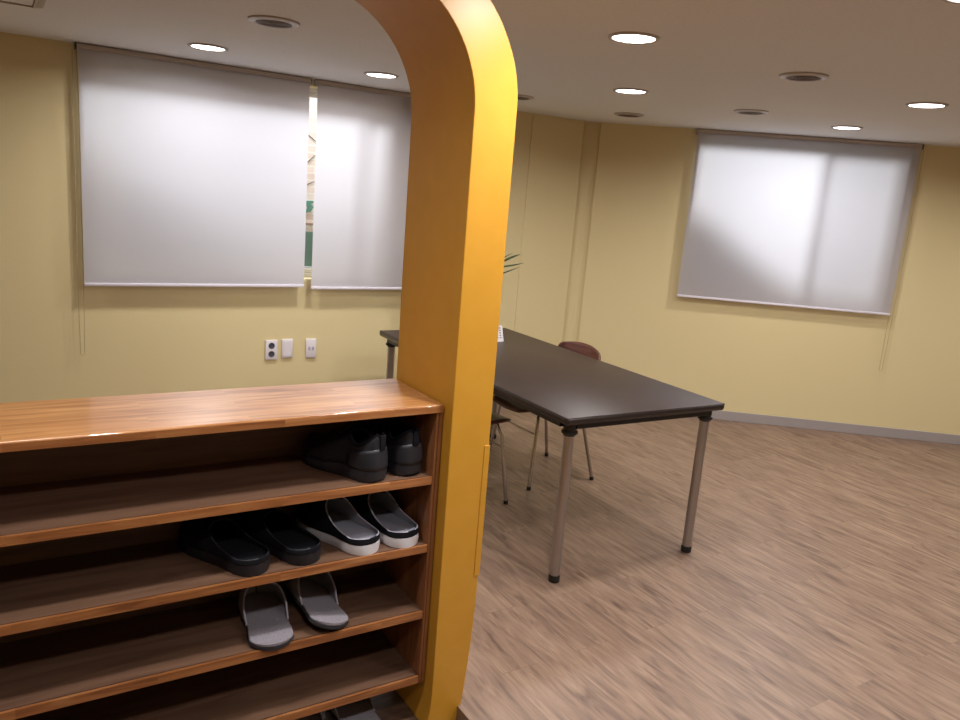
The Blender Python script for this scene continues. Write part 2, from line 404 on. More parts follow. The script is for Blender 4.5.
# ------------------------------------------------------------------ yellow arch
XI, XO, YF, YB = 1.057, 1.187, 1.765, 2.122
XL = -.95             # left jamb inner face (outside the picture)
def arch_profile(off, zt_start, r, top, foot, fz):
    """half outline from floor to crown, off = inner or outer x; returns right-hand points (x,z) bottom->top"""
    pts = []
    for k in range(11):
        z = -.0495+(fz+.0495)*k/10; q = (1-k/10)
        pts.append((off-foot*q*q, z))
    for k in range(1, 25):
        a = (PI/2)*k/24
        pts.append((off-r*(1-math.cos(a)), zt_start+(top-zt_start)*math.sin(a)))
    return pts
ri, ro = .31, .385
inner = arch_profile(XI, 1.735, ri, 2.045, .012, .08)
outer = arch_profile(XO, 1.755, ro, ZC-.001, .030, .42)
cx = (XI+XL)/2
mir = lambda P: [(2*cx-x, z) for x, z in P]
right = outer + mir(outer)[::-1]            # outer path right foot -> crown -> left foot
inn = inner + mir(inner)[::-1]
bm = bmesh.new()
def ringv(y): return [bm.verts.new((x, y, z)) for x, z in right], [bm.verts.new((x, y, z)) for x, z in inn]
oF, iF = ringv(YF); oB, iB = ringv(YB); n = len(oF)
for i in range(n-1):
    bm.faces.new((oF[i], oF[i+1], iF[i+1], iF[i])); bm.faces.new((oB[i], iB[i], iB[i+1], oB[i+1]))
    bm.faces.new((oF[i], oB[i], oB[i+1], oF[i+1])); bm.faces.new((iF[i], iF[i+1], iB[i+1], iB[i]))
bm.faces.new((oF[0], iF[0], iB[0], oB[0])); bm.faces.new((oF[-1], oB[-1], iB[-1], iF[-1]))
arch = obj('arch_partition', bm, M_yellow, smooth=30)
bv = arch.modifiers.new('edge', 'BEVEL'); bv.width = .002; bv.segments = 2; bv.limit_method = 'ANGLE'; bv.angle_limit = math.radians(60)
tag(arch, 'thick yellow painted archway partition with a rounded top corner beside the shoe shelf', 'partition')
obj('corner_guard', box(XO-.016, XO+.0025, YF-.0025, YF+.02, .43, .835, .001), M_yellow, arch)

# ------------------------------------------------------------------ shoe shelf
SX1, SY0, SY1 = 1.053, 1.809, 2.120
SX0 = XL+.004
zs = [.955, .743, .5345, .323, .108]
shelf = thing('shoe_shelf', 'long wooden open shoe shelf with varnished pine top under the yellow arch', 'shelf', (0, SY1, 0))
def Y(y): return y-SY1
obj('top_board', box(SX0, SX1, Y(SY0-.001), Y(SY1), zs[0]-.0225, zs[0], .004, 5), M_pine, shelf)
obj('top_edge', box(SX0, SX1-.001, Y(SY0-.0035), Y(SY0-.0012), zs[0]-.0225, zs[0]-.004, .0004), M_pine_edge, shelf)
for xa, xb in ((SX0, SX0+.020), (SX1-.020, SX1)):
    s = obj('side_panel', box(xa, xb, Y(SY0), Y(SY1), .085, zs[0]-.0235, .001), M_pine_up, shelf)
    obj('edge_strip', box(xa+.0075, xa+.0085, Y(SY0-.0006), Y(SY0+.001), .086, zs[0]-.025), M_dark, s)
obj('back_panel', box(SX0+.021, SX1-.021, Y(SY1-.008), Y(SY1), .086, zs[0]-.024), M_board, shelf)
for z in zs[1:]:
    s = obj('shelf_board', box(SX0+.021, SX1-.021, Y(SY0+.0118), Y(SY1-.009), z-.022, z), M_board, shelf)
    e = obj('front_edge', box(SX0+.021, SX1-.021, Y(SY0), Y(SY0+.0085), z-.023, z+.0004, .001), M_pine_edge, s)
    obj('joint_line', box(SX0+.022, SX1-.022, Y(SY0+.0086), Y(SY0+.0117), z-.01, z-.0012), M_dark, s)

# ------------------------------------------------------------------ footwear
def outl(L, wf, wh, toe=.75):
    """foot outline half-widths: t in 0 (heel) .. 1 (toe) -> (center offset, half-width)"""
    def f(t):
        w = wh + (wf-wh)*min(1, max(0, (t-.12)/.5))**1.1
        if .25 < t < .55: w -= .0035*math.sin((t-.25)/.30*PI)
        if t < .16: w *= math.sqrt(max(0, 1-((.16-t)/.16)**2))
        if t > toe: w *= math.sqrt(max(0, 1-((t-toe)/(1-toe))**2.2))
        return 0.004*math.sin(t*PI), max(w, .0012)
    return f
def tsamples(n): return [.5-.5*math.cos(PI*k/n) for k in range(n+1)]
def slab(f, L, z0f, z1f, grow=0, n=36, bulge=0):
    """rounded sole: y along the foot (heel at 0)"""
    bm = bmesh.new(); rows = []
    for t in tsamples(n):
        c, w = f(t); w = max(.0008, w+grow); y = t*L
        g = grow*(1 if t > .5 else -1)*abs(2*t-1)**8
        za, zb = z0f(t), z1f(t); zm = (za+zb)/2
        rows.append([bm.verts.new((c+x, y+g, z)) for x, z in ((-w*.94, za), (-w-bulge, zm), (-w*.97, zb), (0, zb-.001), (w*.97, zb), (w+bulge, zm), (w*.94, za))])
    for a, b in zip(rows, rows[1:]):
        m = len(a)
        for k in range(m): bm.faces.new((a[k], a[(k+1) % m], b[(k+1) % m], b[k]))
    bm.faces.new(rows[0]); bm.faces.new(rows[-1][::-1])
    return bm
def upper(f, L, base, hf, openf, t0=0., n=44, m=12, ex=.75, grow=.001):
    """upper shell: arc sections of height hf(t); openf(t) = half opening angle (0 = closed)"""
    bm = bmesh.new(); rows = []
    for t in tsamples(n):
        if t < t0: continue
        c, w = f(t); w += grow; y = t*L; h = hf(t); po = openf(t); row = []
        for side in (-1, 1):
            lst = []
            for k in range(m+1):
                ph = PI/2 + (po-PI/2)*k/m      # PI/2 at the sole -> po at the rim/crown
                x = w*abs(math.sin(ph))**ex; z = base(t)+h*max(0, math.cos(ph))**.85
                lst.append((side*x+c, y, z))
            row.append(lst)
        closed = po < 1e-3
        vl = [bm.verts.new(p) for p in row[0]]
        vr = [bm.verts.new(p) for p in row[1]]
        if closed:
            bm.verts.remove(vr[-1]); vr[-1] = vl[-1]
        rows.append((vl, vr))
    if t0 == 0:
        vl, vr = rows[0]
        for k in range(m): bm.faces.new((vl[k], vr[k], vr[k+1], vl[k+1]))
    for (al, ar), (bl, br) in zip(rows, rows[1:]):
        for A, B in ((al, bl), (ar, br)):
            for k in range(m):
                q = []
                for vv in (A[k], A[k+1], B[k+1], B[k]):
                    if vv not in q: q.append(vv)
                if len(q) > 2:
                    try: bm.faces.new(q)
                    except ValueError: pass
    return bm
def rim(f, L, base, hf, openf, r, ta, tb, ex=.75, grow=.001, n=30):
    """piping that follows the opening edge"""
    P = []
    def pt(t, s):
        c, w = f(t); w += grow; po = openf(t)
        return (c+s*w*abs(math.sin(po))**ex, t*L, base(t)+hf(t)*max(0, math.cos(po))**.85)
    ts = [ta+(tb-ta)*(.5-.5*math.cos(PI*k/n)) for k in range(n+1)]
    P = [pt(t, -1) for t in ts] + [pt(t, 1) for t in ts[::-1]][1:]
    return tube(P, r, 6)
def solid(o, th, off=1):
    s = o.modifiers.new('thick', 'SOLIDIFY'); s.thickness = th; s.offset = off
    return o
def lerp(a, b, t): return a+(b-a)*max(0, min(1, t))

def mule(label, loc, rotz, sole_m, upper_m, insole_m, pipe_m, group, L=.29, rimh=.020, vh=.086, base_h=.030):
    r = thing('slip_on_mule', label, 'shoe', loc, rotz, group)
    f = outl(L, .056, .050)
    top = lambda t: base_h+.004*max(0, (t-.6)/.4)**2
    obj('sole', slab(f, L, lambda t: .0+.010*max(0, (t-.8)/.2)**2, top, .003, bulge=.0015), sole_m, r, smooth=50)
    obj('insole', slab(f, L, lambda t: base_h, lambda t: base_h+.006, -.004), insole_m, r, smooth=50)
    hf = lambda t: lerp(rimh*1.6, vh, (t-.15)/.30) - (0 if t < .55 else (vh-.034)*((t-.55)/.45)**1.2)
    tb = .62
    def op(t):
        if t >= tb: return 0
        q = t/tb
        return math.acos(min(1, .50*(1-.35*math.sin(PI*min(1, q*1.1))) + .62*max(0, (q-.55)/.45)**2.4)) if q < 1 else 0
    def op2(t): return op(t) if op(t) > .05 else 0
    u = solid(obj('upper', upper(f, L, top, hf, op2), upper_m, r, smooth=60), .0045, 0)
    obj('lining', upper(f, L, lambda t: top(t)+.001, lambda t: hf(t)-.002, op2, grow=-.0025), insole_m, r, smooth=60)
    obj('collar', rim(f, L, top, hf, op, .0022, .005, tb-.004), pipe_m, r, smooth=60)
    return r
def house_slipper(label, loc, rotz, group, emblem, L=.285, roll=0):
    r = thing('house_slipper', label, 'slipper', loc, rotz, group)
    f = outl(L, .059, .058, .74)
    top = lambda t: .014
    obj('sole', slab(f, L, lambda t: 0, lambda t: .011, .001, bulge=.001), M_darkfelt, r, smooth=50)
    obj('footbed', slab(f, L, lambda t: .011, lambda t: .0165+.004*max(0, .25-t), 0.0), M_greyfelt, r, smooth=50)
    hf = lambda t: (.060 if t < .7 else .060-.026*((t-.7)/.3)**1.4)*lerp(.75, 1, (t-.4)/.15)*1.15
    ta, tb = .40, .74
    def op(t):
        if t >= tb: return 0
        return PI/2*math.sqrt(max(0, 1-((t-ta)/(tb-ta))**1.2)) if t > ta else PI/2
    u = solid(obj('upper', upper(f, L, top, hf, op, ta, n=60, ex=.5), M_greyfelt, r, smooth=60), .004, 0)
    r.rotation_euler.y = roll
    obj('piping', rim(f, L, top, hf, op, .0028, ta+.002, tb-.001, ex=.5), M_piping, r, smooth=60)
    if emblem:
        q = bmesh.new(); s = .006; cxx, cy = .028, .118; z = .0172
        for a in ((-s, -s+.0014, -s, s), (s-.0014, s, -s, s), (-s, s, -s, -s+.0014), (-s, s, s-.0014, s), (-.002, .002, -.003, .001)):
            add_box(q, cxx+a[0], cxx+a[1], cy+a[2], cy+a[3], z, z+.0008)
        obj('emblem', q, M_piping, r)
    return r
def sneaker(label, loc, rotz, mirror, L=.285):
    r = thing('sneaker', label, 'shoe', loc, rotz, 'black sneakers on the upper shelf')
    f = outl(L, .050, .036, .72)
    top = lambda t: .030-.008*max(0, min(1, (t-.3)/.3))
    obj('sole', slab(f, L, lambda t: .012*max(0, (t-.82)/.18)**2+.006*max(0, (.06-t)/.06), top, .005, bulge=.003), M_rubber, r, smooth=50)
    def hf(t):
        if t < .40: return lerp(.078, .070, t/.40)
        return lerp(.070, .034, ((t-.40)/.50)**.9)
    t1, t2 = .03, .40
    def op(t):
        if t < t1: return .25
        if t > t2: return 0
        q = (t-t1)/(t2-t1); return max(.06, .95*math.sin(PI*min(1, q*.93+.05))**.6) if q < .97 else 0
    def hff(t):   # heel cup rounds in
        return hf(t)*(1 if t > .03 else .93)
    solid(obj('upper', upper(f, L, top, hff, op, ex=.8), M_sneaker, r, smooth=60), .005, 0)
    obj('collar', rim(f, L, top, hff, op, .0052, .012, t2-.012, ex=.8), M_mesh, r, smooth=60)
    obj('insole', slab(f, L, lambda t: .030, lambda t: .034, -.006), M_mesh, r, smooth=50)
    # heel counter overlay
    g = lambda t: (f(t)[0], f(t)[1]+.0035)
    solid(obj('heel_counter', upper(g, L, top, lambda t: .052*(1-t*1.2), lambda t: .55 if t < .3 else .55, n=30), M_sneaker, r, smooth=60) if False else
          obj('heel_counter', heel_cup(f, L, top), M_rubber, r, smooth=60), .002, 1)
    obj('pull_tab', box(-.009, .009, -.006, .002, .070, .104, .0025), M_mesh, r, smooth=40)
    # tongue and laces
    tg = bmesh.new(); rows = []
    for k in range(9):
        t = .33+.32*k/8; z = top(t)+hf(t)+.006-.004*k/8+(.014*(1-k/2) if k < 2 else 0)
        w = .022-.006*k/8
        rows.append([tg.verts.new((x*w+f(t)[0], t*L, z-.004*x*x)) for x in (-1, -.5, 0, .5, 1)])
    for a, b2 in zip(rows, rows[1:]):
        for k in range(4): tg.faces.new((a[k], a[k+1], b2[k+1], b2[k]))
    solid(obj('tongue', tg, M_mesh, r, smooth=60), .004, 1)
    for k in range(5):
        t = .44+.05*k; z = top(t)+hf(t)+.008
        obj('lace', tube([(-.024+f(t)[0], t*L, z-.009), (-.012+f(t)[0], t*L+.002, z), (.012+f(t)[0], t*L-.002, z), (.024+f(t)[0], t*L, z-.009)], .0024, 6), M_rubber, r, smooth=60)
    r.scale = (1.14, .96, 1.28)
    return r
def heel_cup(f, L, top):
    bm = bmesh.new(); rows = []
    n = 28
    # walk round the heel along the outline from t=.28 left -> heel -> right
    path = [(.30*(1-k/(n/2))**2, -1) if k <= n/2 else (.30*((k-n/2)/(n/2))**2, 1) for k in range(n+1)]
    for t, s in path:
        c, w = f(max(t, 0)); hh = .046-.05*t; row = []
        for j in range(7):
            ph = j/6; inset = .010*ph**2
            x = s*(w+.0052)*(1-inset*6*ph); y = t*L-(.005 if t < .02 else .005*max(0, 1-(t-.02)/.1))+inset*(.6 if t < .1 else 0)
            row.append(bm.verts.new((c+x, y, top(t)-.002+hh*ph)))
        rows.append(row)
    for a, b in zip(rows, rows[1:]):
        for k in range(6): bm.faces.new((a[k], a[k+1], b[k+1], b[k]))
    return bm

Z = .0012
sneaker('black sneaker at the front, left one of the pair on the top shelf compartment', (.878, 1.826, zs[1]+Z), .42, False)
sneaker('black sneaker squeezed against the shelf side panel, right one of its pair', (.984, 1.834, zs[1]+Z), .20, True)
G2 = 'black mules with white soles'
mule('black mule with white sole and grey lining, left one of its pair', (.864, 1.820, zs[2]+Z), .37, M_whitesole, M_mesh, M_insole, M_piping, G2)
mule('black mule with white sole and grey lining, standing next to the shelf side panel', (.981, 1.817, zs[2]+Z), .25, M_whitesole, M_mesh, M_insole, M_piping, G2)
G3 = 'all-black slip-ons on the middle shelf'
mule('all-black slip-on, left one of its pair, on the second shelf from the top', (.556, 1.826, zs[2]+Z), .47, M_sneaker, M_mesh, M_mesh, M_rubber, G3, rimh=.016, vh=.066)
mule('all-black slip-on, right one of its pair, beside the black and white mules', (.696, 1.830, zs[2]+Z), .42, M_sneaker, M_mesh, M_mesh, M_rubber, G3, rimh=.016, vh=.066)
G4 = 'grey felt slippers'
house_slipper('grey felt slipper with a small square emblem, left one on the third shelf', (.583, 1.797, zs[3]+Z), -.12, G4, True)
house_slipper('grey felt slipper tipped onto its side edge, right one on the third shelf', (.750, 1.803, zs[3]+Z+.015), .02, G4, False, roll=.24)
house_slipper('grey felt slipper on the floor under the shelf, nearest the yellow arch', (.872, 1.782, -.05+Z), -.02, G4, False)
house_slipper('grey felt slipper on the floor under the shelf, barely showing at the photo edge', (.722, 1.782, -.05+Z), .05, G4, False)

# ------------------------------------------------------------------ table
TX, TY, TW, TL, TR, TH = 1.850, 2.231, .877, 1.846, -.026, .72
table = thing('meeting_table', 'long dark brown table with round steel legs in the middle of the room', 'table', (TX, TY, 0), TR)
tt = bmesh.new(); add_box(tt, .004, TW-.004, .004, TL-.004, TH-.010, TH, .003)
obj('tabletop', tt, M_tabletop, table, smooth=40)
# bullnose edge band
eb = bmesh.new()
def rr_out(x0, x1, y0, y1, r, n=6):
    P = []
    for cxx, cyy, a0 in ((x1-r, y0+r, -PI/2), (x1-r, y1-r, 0), (x0+r, y1-r, PI/2), (x0+r, y0+r, PI)):
        for k in range(n+1):
            a = a0+PI/2*k/n; P.append((cxx+r*math.cos(a), cyy+r*math.sin(a)))
    return P
prof = [(.010, TH-.0032), (.0035, TH-.0036), (.0005, TH-.008), (0, TH-.014), (.0008, TH-.023), (.005, TH-.0292), (.02, TH-.030)]
rings = []
for off, z in prof:
    rings.append([eb.verts.new((x, y, z)) for x, y in rr_out(off, TW-off, off, TL-off, max(.004, .018-off))])
m_ = len(rings[0])
for a, b2 in zip(rings, rings[1:]):
    for k in range(m_): eb.faces.new((a[k], a[(k+1) % m_], b2[(k+1) % m_], b2[k]))
eb.faces.new(rings[-1]); eb.faces.new(rings[0][::-1])
obj('edge_band', eb, M_edge, table, smooth=40)
for a, c in (((.075, .035, 0), (TW-.075, .035, 0)), ((.075, TL-.035, 0), (TW-.075, TL-.035, 0)), ((.035, .075, 0), (.035, TL-.075, 0)), ((TW-.035, .075, 0), (TW-.035, TL-.075, 0))):
    hx = .009
    obj('apron', box(min(a[0], c[0])-(hx if a[0] == c[0] else 0), max(a[0], c[0])+(hx if a[0] == c[0] else 0), min(a[1], c[1])-(hx if a[1] == c[1] else 0), max(a[1], c[1])+(hx if a[1] == c[1] else 0), TH-.056, TH-.0305, .001), M_black, table)
for lx in (.062, TW-.062):
    for ly in (.055, TL-.055):
        leg = obj('leg', lathe([(0, .030), (.0215, .030), (.0215, TH-.075), (0, TH-.075)], 32), M_steel, table, smooth=40, loc=(lx, ly, 0))
        obj('leg_collar', lathe([(0, TH-.031), (.027, TH-.031), (.027, TH-.066), (.033, TH-.068), (.034, TH-.076), (.030, TH-.080), (.024, TH-.088), (0, TH-.088)], 32), M_black, leg, smooth=40)
        obj('leg_foot', lathe([(0, .0315), (.0225, .0315), (.024, .028), (.024, .004), (.021, .001), (0, .001)], 32), M_black, leg, smooth=40)

# small white desk calendar on the table, mostly behind the arch
cal = thing('desk_calendar', 'small white desk calendar on the dark table beside the arch edge', 'calendar', (2.412, 3.668, TH+.001), .10)
pr = bmesh.new()
for sgn in (-1, 1):
    a = Matrix.Rotation(sgn*.30, 4, 'X')
    p2 = bmesh.new(); add_box(p2, -.075, .075, -.001, .001, 0, .092)
    bmesh.ops.transform(p2, matrix=Matrix.Translation((0, -sgn*-.032, .0)) @ a, verts=p2.verts)
    me = bpy.data.meshes.new('tmp'); p2.to_mesh(me); pr.from_mesh(me); bpy.data.meshes.remove(me); p2.free()
obj('calendar_card', pr, M_white, cal)
pt = bmesh.new()
for i in range(6):
    for j in range(5):
        add_box(pt, -.062+i*.022, -.062+i*.022+.012, -.0022, -.0016, .02+j*.014, .026+j*.014)
bmesh.ops.transform(pt, matrix=Matrix.Translation((0, -.032, 0)) @ Matrix.Rotation(-.30, 4, 'X'), verts=pt.verts)
obj('printed_days', pt, M_print, cal)

# ------------------------------------------------------------------ chairs
def shell(rows):
    bm = bmesh.new(); V = [[bm.verts.new(p) for p in r] for r in rows]
    for a, b in zip(V, V[1:]):
        for k in range(len(a)-1): bm.faces.new((a[k], a[k+1], b[k+1], b[k]))
    return bm
def make_chair(label, loc, rotz):
    """faces +x; origin under the seat centre"""
    t = thing('dining_chair', label, 'chair', loc, rotz, 'wooden chairs at the table')
    # seat: rounded plywood panel with a waterfall front
    rows = []
    for i in range(17):
        u = -1+2*i/16; x = .035+.235*u
        hw = .195*(1-abs(u)**6*.35) if u > 0 else .185*(1-abs(u)**4*.12)
        row = []
        for k in range(13):
            s = -1+2*k/12
            z = .438 + .010*s*s - .004*(1-u*u) - (.022*max(0, (u-.6)/.4)**2)
            row.append((x, hw*s, z))
        rows.append(row)
    solid(obj('seat', shell(rows), M_chairwood, t, smooth=60), .012, -1)
    # backrest: curved panel with rounded top corners
    rows = []
    for i in range(13):
        v = i/12; z = .56+.19*v; row = []
        hw = .195*(1-.10*(1-v)) * (math.sqrt(max(0, 1-((v-.72)/.30)**2))*.22+.78 if v > .72 else 1)
        for k in range(17):
            s = -1+2*k/16
            row.append((-.205-.05*v+.035*s*s, hw*s, z-.022*v*s*s*(1 if v > .5 else 0)))
        rows.append(row)
    solid(obj('backrest', shell(rows), M_chairwood, t, smooth=60), .010, 0)
    for s in (-1, 1):
        obj('leg', tube([(.14, s*.150, .425), (.155, s*.165, .415), (.175, s*.185, .36), (.215, s*.215, .014)], .0095, 12), M_chrome, t, smooth=50)
        obj('leg', tube([(-.10, s*.150, .424), (-.125, s*.160, .41), (-.15, s*.175, .34), (-.225, s*.215, .014)], .0095, 12), M_chrome, t, smooth=50)
        obj('back_post', tube([(-.09, s*.135, .424), (-.16, s*.145, .427), (-.195, s*.150, .46), (-.222, s*.152, .58), (-.238, s*.150, .70)], .0085, 12), M_chrome, t, smooth=50)
        for fx in (.2153, -.2254):
            obj('foot_cap', tube([(fx, s*.2152, .001), (fx-.001*(1 if fx > 0 else -1), s*.2146, .02)], .0122, 12), M_black, t, smooth=50)
    obj('seat_rail', tube([(.14, -.150, .422), (.14, .150, .422)], .008, 10), M_chrome, t, smooth=50)
    obj('seat_rail', tube([(-.10, -.150, .422), (-.10, .150, .422)], .008, 10), M_chrome, t, smooth=50)
    obj('stretcher', tube([(.183, -.19, .30), (.183, .19, .30)], .005, 8), M_chrome, t, smooth=50)
    return t
chA = make_chair('brown wooden chair on the far side of the table, backrest top showing above it', (2.622, 3.378, 0), PI)
chB = dup(chA, (1.955, 3.25, 0), .05, 'brown wooden chair beside the arch, near side of the table, mostly hidden')

# ------------------------------------------------------------------ potted palm behind the table
PX, PY = 2.47, 4.31
palm = thing('potted_palm', 'green palm behind the table, only leaf tips showing past the arch', 'plant', (PX, PY, 0))
obj('pot', lathe([(0, .002), (.10, .002), (.105, .01), (.125, .26), (.13, .28), (.122, .285), (.115, .27), (.112, .25), (0, .25)], 32), M_pot, palm, smooth=40)
obj('soil', lathe([(0, .262), (.08, .258), (.113, .252), (0, .251)], 24), M_soil, palm, smooth=40)
def frond(ang, reach, rise, droop, nleaf=9, down=0):
    st = bmesh.new(); P = []
    for k in range(13):
        q = k/12; P.append(Vector((math.cos(ang)*reach*q**1.3, math.sin(ang)*reach*q**1.3, .26+rise*math.sin(q*PI/2*1.1)-droop*q**3)))
    add_tube(st, P, [.0045-.0028*k/12 for k in range(13)], 6)
    s = obj('stem', st, M_stem, palm, smooth=60)
    lf = bmesh.new()
    for k in range(nleaf):
        q = .50+.5*k/(nleaf-1); i = min(11, int(q*12)); p = P[i].lerp(P[i+1], q*12-i) if i < 12 else P[12]
        d = (P[min(i+1, 12)]-P[i]).normalized(); side = d.cross(Vector((0, 0, 1))).normalized()
        for sg in (-1, 1):
            ln = .14*(1-.45*(abs(q-.7)/.5)); dr = (d*.75+side*sg*.8+Vector((0, 0, .18))).normalized(); w = .0065
            pr_ = None
            for j in range(6):
                u = j/5; c = p+dr*ln*u+Vector((0, 0, -.05*u*u)); ww = w*math.sin(PI*(.12+.86*u))**.8+.0004
                wv = dr.cross(Vector((0, 0, 1))).normalized()*ww
                cur = (lf.verts.new(c-wv), lf.verts.new(c+Vector((0, 0, -.0015))), lf.verts.new(c+wv))
                if pr_:
                    lf.faces.new((pr_[0], pr_[1], cur[1], cur[0])); lf.faces.new((pr_[1], pr_[2], cur[2], cur[1]))
                pr_ = cur
    solid(obj('leaf', lf, M_leaf, s, smooth=60), .0006, 0)
for a, re, ri_, dr in ((.2, .12, .80, .06), (1.3, .06, .95, .06), (2.2, .06, .9, .08), (3.2, .06, .85, .1), (4.4, .10, .9, .10), (5.4, .10, 1.0, .10)):
    frond(a, re, ri_, dr)

st = bmesh.new(); P = [Vector((.0, 0, .27)), Vector((.06, -.02, .55)), Vector((.13, -.05, .80)), Vector((.20, -.08, .98)), Vector((.27, -.11, 1.09)), Vector((.31, -.12, 1.13))]
main = obj('stem', tube(P, [.005, .0045, .004, .0034, .0026, .0018], 8), M_stem, palm, smooth=60)
lf = bmesh.new()
for base, tip, w in (((2.70, 4.2, 1.075), (2.880, 4.2, 1.182), .004), ((2.70, 4.2, 1.065), (2.943, 4.2, 1.178), .010), ((2.69, 4.2, 1.01), (2.975, 4.2, 1.122), .006), ((2.68, 4.2, .955), (2.944, 4.2, 1.094), .0055),
                     ((2.66, 4.2, 1.02), (2.52, 4.15, 1.10), .006), ((2.70, 4.2, 1.04), (2.60, 4.12, 1.18), .006)):
    A = Vector(base)-Vector((PX, PY, 0)); B = Vector(tip)-Vector((PX, PY, 0)); pv = None
    root = P[3].lerp(P[4], .2) if A.z < 1.0 else P[4]
    for j in range(13):
        u = j/12; c = root.lerp(A, 1) if False else (root*(1-u)**2+(A*.45+B*.55+Vector((0, 0, .022)))*2*u*(1-u)+B*u*u); ww = w*math.sin(PI*(.10+.88*u))**.8+.0003
        wv = Vector((.25, 0, .97))*ww
        cur = (lf.verts.new(c-wv), lf.verts.new(c+Vector((0, -.0015, 0))), lf.verts.new(c+wv))
        if pv:
            lf.faces.new((pv[0], pv[1], cur[1], cur[0])); lf.faces.new((pv[1], pv[2], cur[2], cur[1]))
        pv = cur
solid(obj('leaf', lf, M_leaf, main, smooth=60), .0006, 0)

# ------------------------------------------------------------------ wall plates
def plate(name, label, cat, xa, xb, za, zb, kind):
    o = obj(name, box(xa, xb, YW-.012, YW-.0005, za, zb, .003), M_white, smooth=40)
    tag(o, label, cat, 'white wall plates below the wide blind')
    cxx, cz = (xa+xb)/2, (za+zb)/2
    if kind == 'outlet':
        for dz in (.026, -.026):
            bm = bmesh.new()
            add_lathe(bm, [(.0, .0006), (.0125, .0006), (.0135, .0014), (.0185, .0018), (.0195, .0008), (.0195, 0), (0, 0)], 24)
            for sx in (-.006, .006): add_box(bm, sx-.0022, sx+.0022, -.0022, .0022, .0006, .002)
            bmesh.ops.transform(bm, matrix=Matrix.Translation((cxx, YW-.0121, cz+dz)) @ Matrix.Rotation(PI/2, 4, 'X'), verts=bm.verts)
            obj('socket', bm, M_greyp, o, smooth=40)
    elif kind == 'jack':
        for sx in (-.012, .012):
            obj('jack', box(cxx+sx-.007, cxx+sx+.007, YW-.0135, YW-.0121, cz-.012, cz+.010, .0005), mat('jack_grey', hexc(176, 170, 190), .4), o)
    else:
        obj('cover_panel', box(xa+.010, xb-.010, YW-.0135, YW-.0121, za+.012, zb-.012, .0006), M_white, o)
    return o
plate('wall_outlet', 'white double power outlet with two dark round sockets, leftmost of three plates', 'outlet', 1.397, 1.470, .447, .569, 'outlet')
plate('blank_wall_plate', 'plain white cover plate between the power outlet and the other plate', 'wall plate', 1.499, 1.567, .455, .572, 'blank')
plate('network_jack_plate', 'white wall plate with two small jacks, rightmost of three plates', 'wall plate', 1.652, 1.720, .449, .570, 'jack')

# ------------------------------------------------------------------ ceiling fixtures
lamp_mesh = None
def downlight(x, y, label, power=1.):
    t = thing('downlight', label, 'ceiling light', (x, y, ZC), 0, 'round recessed ceiling lights')
    global lamp_mesh
    if lamp_mesh is None:
        r = obj('trim_ring', lathe([(.0755, -.0005), (.0765, -.006), (.082, -.0085), (.090, -.006), (.093, -.0005)], 40), M_ring, t, smooth=50)
        d = obj('diffuser', lathe([(0, -.0045), (.074, -.0045), (.0755, -.0008), (0, -.0008)], 40), M_lamp, t, smooth=50)
        lamp_mesh = (r.data, d.data)
    else:
        for nm, me in zip(('trim_ring', 'diffuser'), lamp_mesh):
            o = bpy.data.objects.new(nm, me); COL.objects.link(o); o.parent = t
    L = bpy.data.lights.new('downlight_beam', 'AREA'); L.shape = 'DISK'; L.size = .14; L.energy = POW*power; L.color = (1, .975, .96); L.spread = math.radians(165)
    lo = bpy.data.objects.new('downlight_beam', L); COL.objects.link(lo); lo.location = (0, 0, -.010); lo.parent = t
    return t
POW = 11
spots = [(.915, 4.03, 'lit downlight in front of the wide left blind'),
         (1.805, 4.01, 'lit downlight just left of the yellow arch'),
         (1.963, 2.222, 'largest lit downlight, just right of the yellow arch top'),
         (2.83, 3.181, 'small lit downlight above the far part of the table'),
         (3.811, 2.188, 'lit downlight nearest the right edge of the photo'),
         (4.511, 3.062, 'small lit downlight in front of the right blind'),
         (2.12, 1.135, 'lit downlight at the very top right, cut off by the photo edge')]
for x, y, l in spots: downlight(x, y, l)
GH = 'lit downlight outside the photo above the entrance side of the room'
for x, y, pw in ((1.25, 1.39, 1.2), (.05, 1.36, .8), (.4, .25, .9), (2.1, .25, .8), (3.0, .3, .8), (4.8, 1.2, 1), (5.9, 1.6, 1), (-1.0, 3.9, .6), (3.8, -.8, .6)): downlight(x, y, GH, pw)

def speaker(x, y, label, name='ceiling_speaker'):
    t = thing(name, label, 'ceiling speaker', (x, y, ZC), 0, 'round ceiling speakers')
    obj('trim_ring', lathe([(.070, -.0005), (.070, -.010), (.078, -.0115), (.096, -.006), (.098, -.0005)], 40), M_ring, t, smooth=50)
    g = bmesh.new(); add_lathe(g, [(0, -.0085), (.069, -.0085), (.069, -.0005), (0, -.0005)], 40)
    for k in range(1, 6): add_lathe(g, [(.012*k, -.0086), (.012*k+.001, -.0105), (.012*k+.004, -.0105), (.012*k+.005, -.0086)], 36)
    obj('grille', g, M_grille, t, smooth=40)
    return t
speaker(.955, 3.134, 'round ceiling speaker left of the arch, between two lit downlights')
speaker(2.89, 2.198, 'largest round ceiling speaker right of the arch')
speaker(3.704, 3.132, 'round ceiling speaker above the left part of the right blind')
speaker(3.531, 3.962, 'faint round ceiling speaker near the corner of the room')
speaker(2.672, 3.981, 'round ceiling speaker half hidden by the edge of the yellow arch')
speaker(-.045, 4.30, 'round ceiling speaker cut off by the left edge of the photo')
ac = thing('ceiling_vent', 'square ceiling air vent cut off by the top left corner of the photo', 'vent', (-.06, 3.44, ZC))
fr = bmesh.new()
